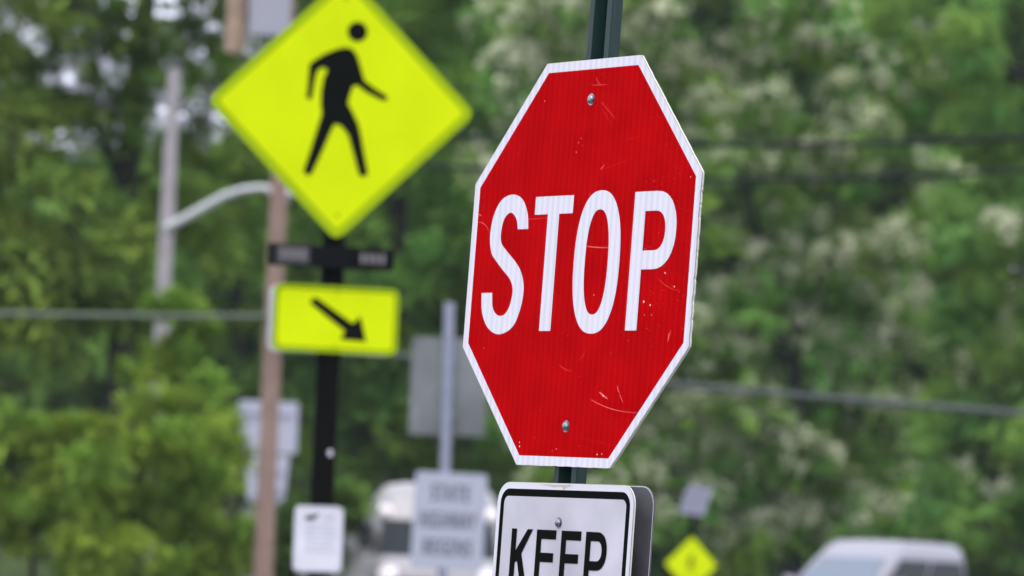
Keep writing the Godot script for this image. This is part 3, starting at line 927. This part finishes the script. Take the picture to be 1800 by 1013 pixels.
func vehicles() -> void:
	# silver car: only its roof and windows show
	var d := 67.0
	var where := at(1522, 1013, d)
	where.y = at(1560, 950, d).y - 1.72
	var car := thing("parked_car", "silver car whose roof and windows show at the lower right", "car", where, Basis(Vector3.UP, deg_to_rad(-35)))
	put("body", loft([[4.0, 1.5, 0.22, 0.0, 0.2], [4.2, 1.72, 0.4, 0.0, 0.3], [4.25, 1.76, 0.7, 0.0, 0.35], [4.1, 1.72, 0.9, -0.05, 0.35], [3.6, 1.6, 1.02, -0.2, 0.3]]), M.silver_paint, car)
	put("cabin", loft([[2.75, 1.52, 1.0, -0.42, 0.13], [2.1, 1.38, 1.45, -0.72, 0.13], [1.85, 1.32, 1.6, -0.82, 0.14], [1.65, 1.2, 1.69, -0.85, 0.16], [1.1, 0.8, 1.72, -0.85, 0.2]]), M.silver_paint, car)
	# front +z: windscreen on the sloping front of the cabin
	var lev := func(t: float) -> Vector3: return Vector3(lerpf(1.52, 1.38, t) / 2.0, lerpf(1.0, 1.45, t), lerpf(2.75, 2.1, t) / 2.0)
	var zc := func(t: float) -> float: return lerpf(-0.42, -0.72, t)
	var b0: Vector3 = lev.call(0.06)
	var b1: Vector3 = lev.call(0.98)
	var z0: float = zc.call(0.06)
	var z1: float = zc.call(0.98)
	pane("windscreen", [Vector3(-b0.x + 0.14, b0.y, z0 + b0.z), Vector3(b0.x - 0.14, b0.y, z0 + b0.z), Vector3(b1.x - 0.15, b1.y, z1 + b1.z), Vector3(-b1.x + 0.15, b1.y, z1 + b1.z)], Vector3(0, 0.5, 1), M.windscreen, car)
	pane("rear_window", [Vector3(-b0.x + 0.16, b0.y, z0 - b0.z), Vector3(b0.x - 0.16, b0.y, z0 - b0.z), Vector3(b1.x - 0.17, b1.y, z1 - b1.z), Vector3(-b1.x + 0.17, b1.y, z1 - b1.z)], Vector3(0, 0.5, -1), M.glass_dark, car)
	for s: float in [-1.0, 1.0]:
		for w: Array in [[0.86, 0.06], [-0.02, -0.84]]:
			pane("side_window", [Vector3(s * b0.x, b0.y, z0 + b0.z * w[0]), Vector3(s * b0.x, b0.y, z0 + b0.z * w[1]), Vector3(s * b1.x, b1.y, z1 + b1.z * w[1]), Vector3(s * b1.x, b1.y, z1 + b1.z * w[0])], Vector3(s, 0.3, 0), M.glass_dark, car)
		put("mirror", loft([[0.1, 0.16, 1.0, 0.62, 0.04], [0.14, 0.2, 1.06, 0.62, 0.05], [0.1, 0.16, 1.14, 0.62, 0.04]]), M.silver_paint, car).position = Vector3(s * 0.92, 0, 0)
		put("headlight", box(Vector3(s * 0.62, 0.68, 2.06), Vector3(0.32, 0.14, 0.12)).commit(), M.lamp, car)
		for z: float in [1.25, -1.3]:
			wheel(car, s * 0.8, z, 0.32)
	# white van climbing the road
	d = 68.0
	where = at(768, 1013, d)
	where.y = ground_at(where.x, where.z)
	var topy := at(768, 848, d).y - where.y
	var van := thing("white_van", "white van on the road, half hidden by the white highway sign", "van", where, Basis(Vector3.UP, deg_to_rad(3)))
	var k := topy / 2.55
	put("body", loft([[5.0, 1.7, 0.3, -2.3, 0.2], [5.4, 1.94, 0.5, -2.3, 0.3], [5.4, 1.98, 1.0, -2.3, 0.35], [5.1, 1.96, 1.25, -2.42, 0.35]]), M.white_paint, van)
	put("cabin", loft([[4.9, 1.94, 1.2, -2.5, 0.3], [4.3, 1.86, 1.95 * k, -2.75, 0.25], [4.1, 1.78, 2.3 * k, -2.8, 0.3], [3.8, 1.5, 2.5 * k, -2.85, 0.3], [3.2, 1.0, 2.55 * k, -2.85, 0.3]]), M.white_paint, van)
	var f0 := Vector3(0.88, 1.24, -2.5 + 2.45 - 0.02)
	var f1 := Vector3(0.82, 1.93 * k, -2.75 + 2.15 + 0.01)
	pane("windscreen", [Vector3(-f0.x, f0.y, f0.z), Vector3(f0.x, f0.y, f0.z), Vector3(f1.x, f1.y, f1.z), Vector3(-f1.x, f1.y, f1.z)], Vector3(0, 0.4, 1), M.glass_dark, van)
	put("grille", box(Vector3(0, 0.74, 0.40), Vector3(1.5, 0.34, 0.06)).commit(), M.plastic, van)
	put("bumper", box(Vector3(0, 0.36, 0.42), Vector3(1.7, 0.2, 0.1)).commit(), M.plastic, van)
	for s: float in [-1.0, 1.0]:
		put("headlight", dome(Vector3(s * 0.72, 0.95, 0.36), 0.12, 0.08).commit(), M.lamp, van)
		put("mirror", loft([[0.12, 0.2, 1.35, -0.2, 0.05], [0.16, 0.26, 1.5, -0.2, 0.06], [0.12, 0.22, 1.72, -0.2, 0.05]]), M.plastic, van).position = Vector3(s * 1.08, 0, 0)
		put("roof_lamp", dome(Vector3(s * 0.80, 2.05 * k, -0.62), 0.09, 0.07).commit(), M.lamp, van)
		for z: float in [-0.7, -4.0]:
			wheel(van, s * 0.88, z, 0.34)

# ------------------------------------------------------------------ pedestrian crossing assembly, 21.9 m away
const WALK := [590, 192, 605, 198, 622, 222, 636, 268, 650, 320, 690, 350, 735, 378, 743, 388, 738, 394, 720, 388, 660, 358, 640, 340, 620, 331, 605, 338, 592, 375, 583, 410, 600, 440, 624, 490, 634, 530, 648, 610, 663, 685, 656, 694, 638, 694, 628, 660, 610, 590, 595, 535, 570, 500, 550, 488, 530, 490, 515, 522, 480, 602, 440, 688, 426, 692, 416, 680, 440, 610, 465, 530, 490, 450, 485, 420, 487, 360, 497, 310, 512, 280, 505, 266, 488, 262, 466, 274, 456, 300, 447, 350, 441, 388, 434, 393, 428, 388, 432, 350, 437, 290, 440, 258, 456, 243, 500, 217, 545, 198, 575, 191]

func walker(parent: Node3D, size: float, z: float) -> void:         # the walking figure, its height «size» of 36 inches
	var s := size / 600.0 * 0.62
	var p := PackedVector2Array()
	for i in range(0, WALK.size(), 2):
		p.append((Vector2(WALK[i] - 565.0, 430.0 - WALK[i + 1]) * s).rotated(deg_to_rad(2.5)))
	put("walking_figure", flat(p, z).commit(), M.black_print, parent)
	var hd := PackedVector2Array()
	for i in 24:
		hd.append((Vector2(628.0 - 565.0 + 34.0 * cos(TAU * i / 24.0), 430.0 - 123.0 + 34.0 * sin(TAU * i / 24.0)) * s).rotated(deg_to_rad(2.5)))
	put("figure_head", flat(hd, z).commit(), M.black_print, parent)

func crossing_signs() -> void:
	var d := 21.9
	var f := foot_of(561, 1013, d)
	f.y = 0.02
	var o := thing("crossing_post", "round black post holding the yellow pedestrian crossing sign", "post", f)
	var inv := o.transform.affine_inverse()
	var top := inv * at(606, -20, d)
	put("post", rod(Vector3.ZERO, top, 0.055, 24).commit(), M.black_paint, o)
	put("base_collar", tube(PackedVector3Array([Vector3(0, 0, 0), Vector3(0, 0.05, 0), Vector3(0, 0.12, 0)]), PackedFloat32Array([0.11, 0.11, 0.056]), 20).commit(), M.black_paint, o)
	put("white_tag", box(inv * (at(581, 797, d) + Vector3(0, 0, 0.05)), Vector3(0.018, 0.03, 0.02)).commit(), M.white, o)
	var sg := thing("pedestrian_sign", "large yellow-green diamond sign with black walking figure", "sign", at(600.5, 188, d - 0.075), facing(8, -0.2))
	var dia := turned(round_rect(36 * IN, 36 * IN, 1.9 * IN), PI / 4.0)
	var dia2 := turned(round_rect(33.4 * IN, 33.4 * IN, 1.1 * IN), PI / 4.0)
	var dia3 := turned(round_rect(33.05 * IN, 33.05 * IN, 0.9 * IN), PI / 4.0)
	put("plate", plate(dia, -0.003, 0.0).commit(), M.aluminium, sg)
	put("border", strip(closed(dia), closed(dia2), 0.003).commit(), M.lime, sg)
	put("border_line", strip(closed(dia2), closed(dia3), 0.003).commit(), M.dark_line, sg)
	put("sign_face", flat(dia3, 0.003).commit(), M.yellow, sg)
	var s := 1.0 / 2.252 / F * d / 0.985
	var wp := PackedVector2Array()
	for i in range(0, WALK.size(), 2):
		wp.append((Vector2(350.0 + WALK[i] / 2.252 - 600.5, 188.0 - WALK[i + 1] / 2.252) / F * d).rotated(deg_to_rad(2.5)))
	wp = Geometry2D.offset_polygon(wp, 0.0058, Geometry2D.JOIN_ROUND)[0]
	put("walking_figure", flat(wp, 0.006).commit(), M.black_print, sg)
	var hd := PackedVector2Array()
	for i in 28:
		hd.append((Vector2(628.5 - 600.5 + 17.6 * cos(TAU * i / 28.0), 188.0 - 54.8 + 17.6 * sin(TAU * i / 28.0)) / F * d).rotated(deg_to_rad(2.5)))
	put("figure_head", flat(hd, 0.006).commit(), M.black_print, sg)
	for y: float in [-20.5, 20.5]:
		put("bolt", dome(Vector3(0, y * IN, 0.003), 0.008, 0.006).commit(), M.lime, sg)

	# light bar
	sg = thing("light_bar", "black flashing light bar under the yellow diamond sign", "light bar", at(583, 452, d - 0.1), facing(13, -0.1))
	put("housing", plate(round_rect(23.6 * IN, 4.1 * IN, 0.4 * IN), -0.04, 0.02).commit(), M.bar_paint, sg)
	for s2: float in [-1.0, 1.0]:
		var lm := put("lamp_module", plate(round_rect(6.4 * IN, 3.5 * IN, 0.3 * IN, Vector2(s2 * 7.6 * IN, 0)), 0.02, 0.03).commit(), M.bar_frame if s2 < 0 else M.bar_paint, sg)
		for i in 4:
			put("light_cell", plate(round_rect(0.75 * IN, 2.0 * IN, 0.15 * IN, Vector2((s2 * 7.6 - 1.95 + 1.3 * i) * IN, 0)), 0.03, 0.036).commit(), M.led, lm)
	# arrow plaque and the plaque on the far side of the post
	sg = thing("arrow_plaque", "yellow-green plaque with black arrow pointing down right", "sign", at(590, 562, d - 0.07), facing(13, -0.2))
	var a := round_rect(24 * IN, 12.6 * IN, 1.5 * IN)
	var b := round_rect(22.6 * IN, 11.2 * IN, 1.0 * IN)
	var c := round_rect(22.1 * IN, 10.7 * IN, 0.9 * IN)
	put("plate", plate(a, -0.003, 0.0).commit(), M.aluminium, sg)
	put("border", strip(closed(a), closed(b), 0.003).commit(), M.lime, sg)
	put("border_line", strip(closed(b), closed(c), 0.003).commit(), M.dark_line, sg)
	put("sign_face", flat(c, 0.003).commit(), M.yellow, sg)
	var ar := PackedVector2Array()
	var raw := [501, 447, 511, 430, 526, 428, 737, 579, 752, 572, 780, 545, 808, 667, 680, 656, 698, 632, 708, 614]
	for i in range(0, raw.size(), 2):
		ar.append((Vector2((400.0 + raw[i] / 3.378 - 590.0) / 0.974, 562.0 - 400.0 - raw[i + 1] / 3.378) / F * d).rotated(deg_to_rad(2.5)))
	ar = Geometry2D.offset_polygon(ar, 0.0075, Geometry2D.JOIN_MITER)[0]
	put("arrow", flat(ar, 0.006).commit(), M.black_print, sg)
	for y: float in [-5.2, 5.2]:
		put("bolt", dome(Vector3(0, y * IN, 0.006), 0.007, 0.006).commit(), M.lime, sg)
	sg = thing("road_sign", "pale back of a second plaque peeping out left of the arrow plaque", "sign", at(590, 562, d - 0.07) + facing(13, -0.2) * Vector3(0, 0, -0.13), facing(13, -0.2))
	put("plate", plate(a, -0.002, 0.001).commit(), M.white, sg)
	# small push-button instruction sign
	sg = thing("instruction_sign", "small white instruction sign low on the black crossing post", "sign", at(559, 948, d - 0.07), facing(5, -0.3))
	put("plate", plate(round_rect(9.2 * IN, 12.4 * IN, 1.1 * IN), -0.002, 0.0).commit(), M.white, sg)
	put("border", strip(closed(round_rect(8.7 * IN, 11.9 * IN, 0.9 * IN)), closed(round_rect(8.45 * IN, 11.65 * IN, 0.8 * IN)), 0.003).commit(), M.far_line, sg)
	var hand := pts([-2.7, 3.9, -2.4, 4.25, -0.9, 4.5, -0.2, 4.75, 0.1, 4.6, -0.4, 4.2, -0.7, 3.75, -1.5, 3.55, -2.3, 3.55])
	put("hand_symbol", flat(hand, 0.003).commit(), M.black_print, sg)
	var rng := RandomNumberGenerator.new()
	rng.seed = 9
	var pr := new_st()
	for row in 8:
		var y := 4.3 - row * 0.6 if row < 2 else 2.4 - (row - 2) * 0.95
		var x := 0.9 if row < 2 else -2.6 + rng.randf_range(0, 0.5)
		while x < 2.9:
			var w := rng.randf_range(0.18, 0.42)
			flat(pts([x, y, x + w, y, x + w, y + 0.3, x, y + 0.3]), 0.003, 1.0, pr)
			x += w + rng.randf_range(0.1, 0.3)
	put("fine_print", pr.commit(), M.far_line, sg).set_meta("kind", "stuff")

# ------------------------------------------------------------------ the stop sign and what hangs below it, 8.5 m away
func near_signs() -> void:
	var cb := cam.basis
	var right := (cb * Vector3(0.54005, 0.01074, 0.84157)).normalized()
	var nrm := (cb * Vector3(-0.83805, 0.09898, 0.53653)).normalized()
	var up := nrm.cross(right).normalized()
	right = up.cross(nrm).normalized()
	var bas := Basis(right, up, nrm)
	var ctr := cam.transform * Vector3(0.12473, 0.0473, -8.5164)
	var rng := RandomNumberGenerator.new()
	rng.seed = 3

	# post: a hat-shaped channel, its flanges against the signs
	var down := ctr.y / up.y
	var o := thing("sign_post", "dark green steel channel post carrying the stop sign", "post", ctr - up * down, bas)
	var prof := pts([-1.45, 0, -0.85, 0, -0.5, -1.38, 0.5, -1.38, 0.85, 0, 1.45, 0, 1.45, -0.13, 0.95, -0.13, 0.62, -1.5, -0.62, -1.5, -0.95, -0.13, -1.45, -0.13])
	var st := new_st()
	var y0 := -0.05
	var y1 := down + 0.9
	for i in prof.size():
		var a := prof[i]
		var b := prof[(i + 1) % prof.size()]
		var e := (b - a).normalized()
		var n := Vector3(-e.y, 0, e.x)
		quad_out(st, Vector3(a.x, y0, a.y - 0.005), Vector3(b.x, y0, b.y - 0.005), Vector3(b.x, y1, b.y - 0.005), Vector3(a.x, y1, a.y - 0.005), n)
	put("channel", st.commit(), M.green_paint, o)

	# stop sign
	var sg := thing("stop_sign", "red octagonal stop sign with white border and scratches", "sign", ctr, bas)
	var h := 15.0
	var k := h * tan(PI / 8.0)
	var oct := pts([-k, h, k, h, h, k, h, -k, k, -h, -k, -h, -h, -k, -h, k])
	var hi := 14.28
	var ki := hi * tan(PI / 8.0)
	var inn := pts([-ki, hi, ki, hi, hi, ki, hi, -ki, ki, -hi, -ki, -hi, -hi, -ki, -hi, ki])
	# white border; the sheeting is nibbled along the right-hand edges
	var oa := PackedVector2Array()
	var ob := PackedVector2Array()
	for i in 8:
		var a := oct[i]
		var b := oct[(i + 1) % 8]
		var ia := inn[i]
		var ib := inn[(i + 1) % 8]
		var steps := 70 if i in [2, 3] else 40
		var nn := (b - a).normalized().orthogonal()
		if nn.dot(a + b) > 0.0:
			nn = -nn
		var run := 0.0
		for j in steps:
			var t := float(j) / steps
			var p := a.lerp(b, t)
			var bite := 0.004
			if i == 2:
				run = maxf(0.0, run * 0.35 + rng.randfn(0.0, 0.05))
				bite = 0.02 + minf(run, 0.09)
			elif i == 1 or i == 3:
				run = maxf(0.0, run * 0.4 + rng.randfn(0.0, 0.02))
				bite = 0.02 + minf(run, 0.05)
			elif i == 4:
				run = maxf(0.0, run * 0.5 + rng.randfn(0.0, 0.025))
				bite = 0.01 + minf(run, 0.1)
			oa.append(p + nn * bite * IN)
			ob.append(ia.lerp(ib, t))
	var rimmed := PackedVector2Array()
	for q in oa:
		rimmed.append(q * 0.9995)
	put("plate", plate(rimmed, -0.0035, 0.0).commit(), M.edge, sg)
	put("border", strip(closed(oa), closed(ob), 0.002).commit(), M.white_sheet, sg)
	put("sign_face", flat(inn, 0.002).commit(), M.red_sheet, sg)
	var z := 0.0028
	# S
	var s_out := smooth_line(pts([-7.05, 2.62, -7.35, 3.9, -8.25, 4.93, -9.63, 5.27, -11.05, 4.9, -12.0, 3.75, -12.3, 2.2, -11.95, 0.95, -11.28, 0.35, -10.1, -0.45, -9.03, -1.15, -8.55, -1.95, -8.75, -2.98, -9.25, -3.65, -9.95, -3.88, -10.7, -3.68, -11.2, -3.1, -11.37, -2.12]))
	var s_in := smooth_line(pts([-8.5, 2.62, -8.7, 3.25, -9.15, 3.72, -9.65, 3.9, -10.2, 3.72, -10.62, 3.2, -10.8, 2.3, -10.6, 1.6, -9.75, 0.98, -8.5, 0.2, -7.55, -0.65, -7.05, -1.85, -7.3, -3.4, -8.2, -4.72, -9.97, -5.27, -11.6, -4.78, -12.6, -3.6, -12.87, -2.12]))
	put("letter", strip(s_out, s_in, z).commit(), M.white_sheet, sg)
	# T
	var tt := flat(pts([-6.32, 5.0, -1.18, 5.0, -1.18, 3.66, -6.32, 3.66]), z)
	flat(pts([-4.52, 3.66, -2.98, 3.66, -2.98, -5.03, -4.52, -5.03]), z, 1.0, tt)
	put("letter", tt.commit(), M.white_sheet, sg)
	# O
	var o1 := PackedVector2Array()
	var o2 := PackedVector2Array()
	for i in 65:
		var a := TAU * i / 64.0
		var ca := cos(a)
		var sa := sin(a)
		o1.append(Vector2(2.45 + 3.0 * signf(ca) * pow(absf(ca), 0.84), 5.25 * signf(sa) * pow(absf(sa), 0.84)) * IN)
		o2.append(Vector2(2.42 + 1.5 * signf(ca) * pow(absf(ca), 0.84), 3.85 * signf(sa) * pow(absf(sa), 0.84)) * IN)
	put("letter", strip(o1, o2, z).commit(), M.white_sheet, sg)
	# P
	var pp := flat(pts([6.82, 5.0, 8.3, 5.0, 8.3, -5.03, 6.82, -5.03]), z)
	bowl(pp, 8.3, 9.7, 12.36, 10.98, 5.0, -0.64, 3.58, 0.72, z)
	put("letter", pp.commit(), M.white_sheet, sg)
	for y: float in [12.03, -12.04]:
		put("bolt", dome(Vector3(0.1 * IN, y * IN, 0.0022), 0.33 * IN, 0.24 * IN).commit(), M.bolt, sg)

	# the white sign below
	var kb := bas * Basis(Vector3.BACK, deg_to_rad(0.5))
	var kc := ctr + right * 0.72 * IN - up * (16.2 + 12.0) * IN + nrm * 0.001
	sg = thing("keep_sign", "white rectangular sign with black letters KEEP below the stop sign", "sign", kc, kb)
	put("plate", plate(round_rect(18.1 * IN, 24 * IN, 1.5 * IN), -0.0025, 0.0).commit(), M.edge, sg)
	var rim := round_rect(18.0 * IN, 23.9 * IN, 1.45 * IN)
	var r1 := round_rect(17.15 * IN, 23.0 * IN, 1.1 * IN)
	var r2 := round_rect(16.15 * IN, 21.9 * IN, 0.55 * IN)
	put("margin", strip(closed(rim), closed(r1), 0.0015).commit(), M.white, sg)
	put("border", strip(closed(r1), closed(r2), 0.0015).commit(), M.black_print, sg)
	put("sign_face", flat(r2, 0.0015).commit(), M.sign_white, sg)
	var rust := pts([-3.6, 11.86, 0.9, 11.9, 0.7, 11.8, 0.1, 11.72, -0.2, 11.5, -0.35, 11.74, -1.1, 11.76, -1.5, 11.7, -2.2, 11.8])
	put("rust_stain", flat(rust, 0.0022).commit(), mat(lin(0.46, 0.39, 0.33), 0.8, 0.1), sg)
	var yt := 8.55
	var yb := 3.85
	z = 0.0023
	var lk := flat(pts([-6.7, yt, -6.02, yt, -6.02, yb, -6.7, yb]), z)
	flat(pts([-6.02, 6.05, -6.02, 6.95, -4.55, yt, -3.85, yt, -5.2, 6.72, -4.1, yb, -4.9, yb, -5.72, 6.15]), z, 1.0, lk)
	put("letter", lk.commit(), M.black_print, sg)
	for x: float in [-3.3, 0.0]:
		var le := flat(pts([x, yt, x + 0.66, yt, x + 0.66, yb, x, yb]), z)
		for y: float in [yt, yt - 1.68, yb + 0.68]:
			var w := 2.6 if y != yt - 1.68 else 2.38
			flat(pts([x + 0.66, y, x + w, y, x + w, y - 0.68, x + 0.66, y - 0.68]), z, 1.0, le)
		put("letter", le.commit(), M.black_print, sg)
	var lp := flat(pts([3.22, yt, 3.88, yt, 3.88, yb, 3.22, yb]), z)
	bowl(lp, 3.88, 4.75, 6.02, 5.36, yt, yt - 2.78, yt - 0.66, yt - 2.1, z)
	put("letter", lp.commit(), M.black_print, sg)
	put("bolt", dome(Vector3(-0.5 * IN, 9.1 * IN, 0.0018), 0.3 * IN, 0.24 * IN).commit(), M.bolt, sg)
	# the sign on the far side of the post, seen from behind
	var rs := thing("road_sign", "bare grey back of the sign on the far side of the green post", "sign", kc - nrm * 1.66 * IN + up * 0.05 * IN, kb)
	put("plate", plate(round_rect(18.1 * IN, 24 * IN, 1.5 * IN), -0.0025, 0.0).commit(), M.rear_metal, rs)
	put("edge", strip(closed(round_rect(18.1 * IN, 24 * IN, 1.5 * IN)), closed(round_rect(17.95 * IN, 23.85 * IN, 1.42 * IN)), 0.0006).commit(), M.white, rs)
	put("bolt", dome(Vector3(6.0 * IN, -9.0 * IN, 0.0005), 0.25 * IN, 0.15 * IN).commit(), M.bolt, rs)

func bowl(st: SurfaceTool, x0: float, x1: float, xo: float, xi: float, yt: float, yb: float, it: float, ib: float, z: float) -> void:
	var a := PackedVector2Array([Vector2(x0, yt)])
	var b := PackedVector2Array([Vector2(x0, it)])
	for i in 17:
		var t := PI / 2.0 - PI * i / 16.0
		var c := pow(maxf(cos(t), 0.0), 0.9)
		var s := signf(sin(t)) * pow(absf(sin(t)), 0.9)
		a.append(Vector2(x1 + (xo - x1) * c, (yt + yb) / 2.0 + (yt - yb) / 2.0 * s))
		b.append(Vector2(x1 + (xi - x1) * c, (it + ib) / 2.0 + (it - ib) / 2.0 * s))
	a.append(Vector2(x0, yb))
	b.append(Vector2(x0, ib))
	for i in a.size():
		a[i] *= IN
		b[i] *= IN
	strip(a, b, z, 1.0, st)
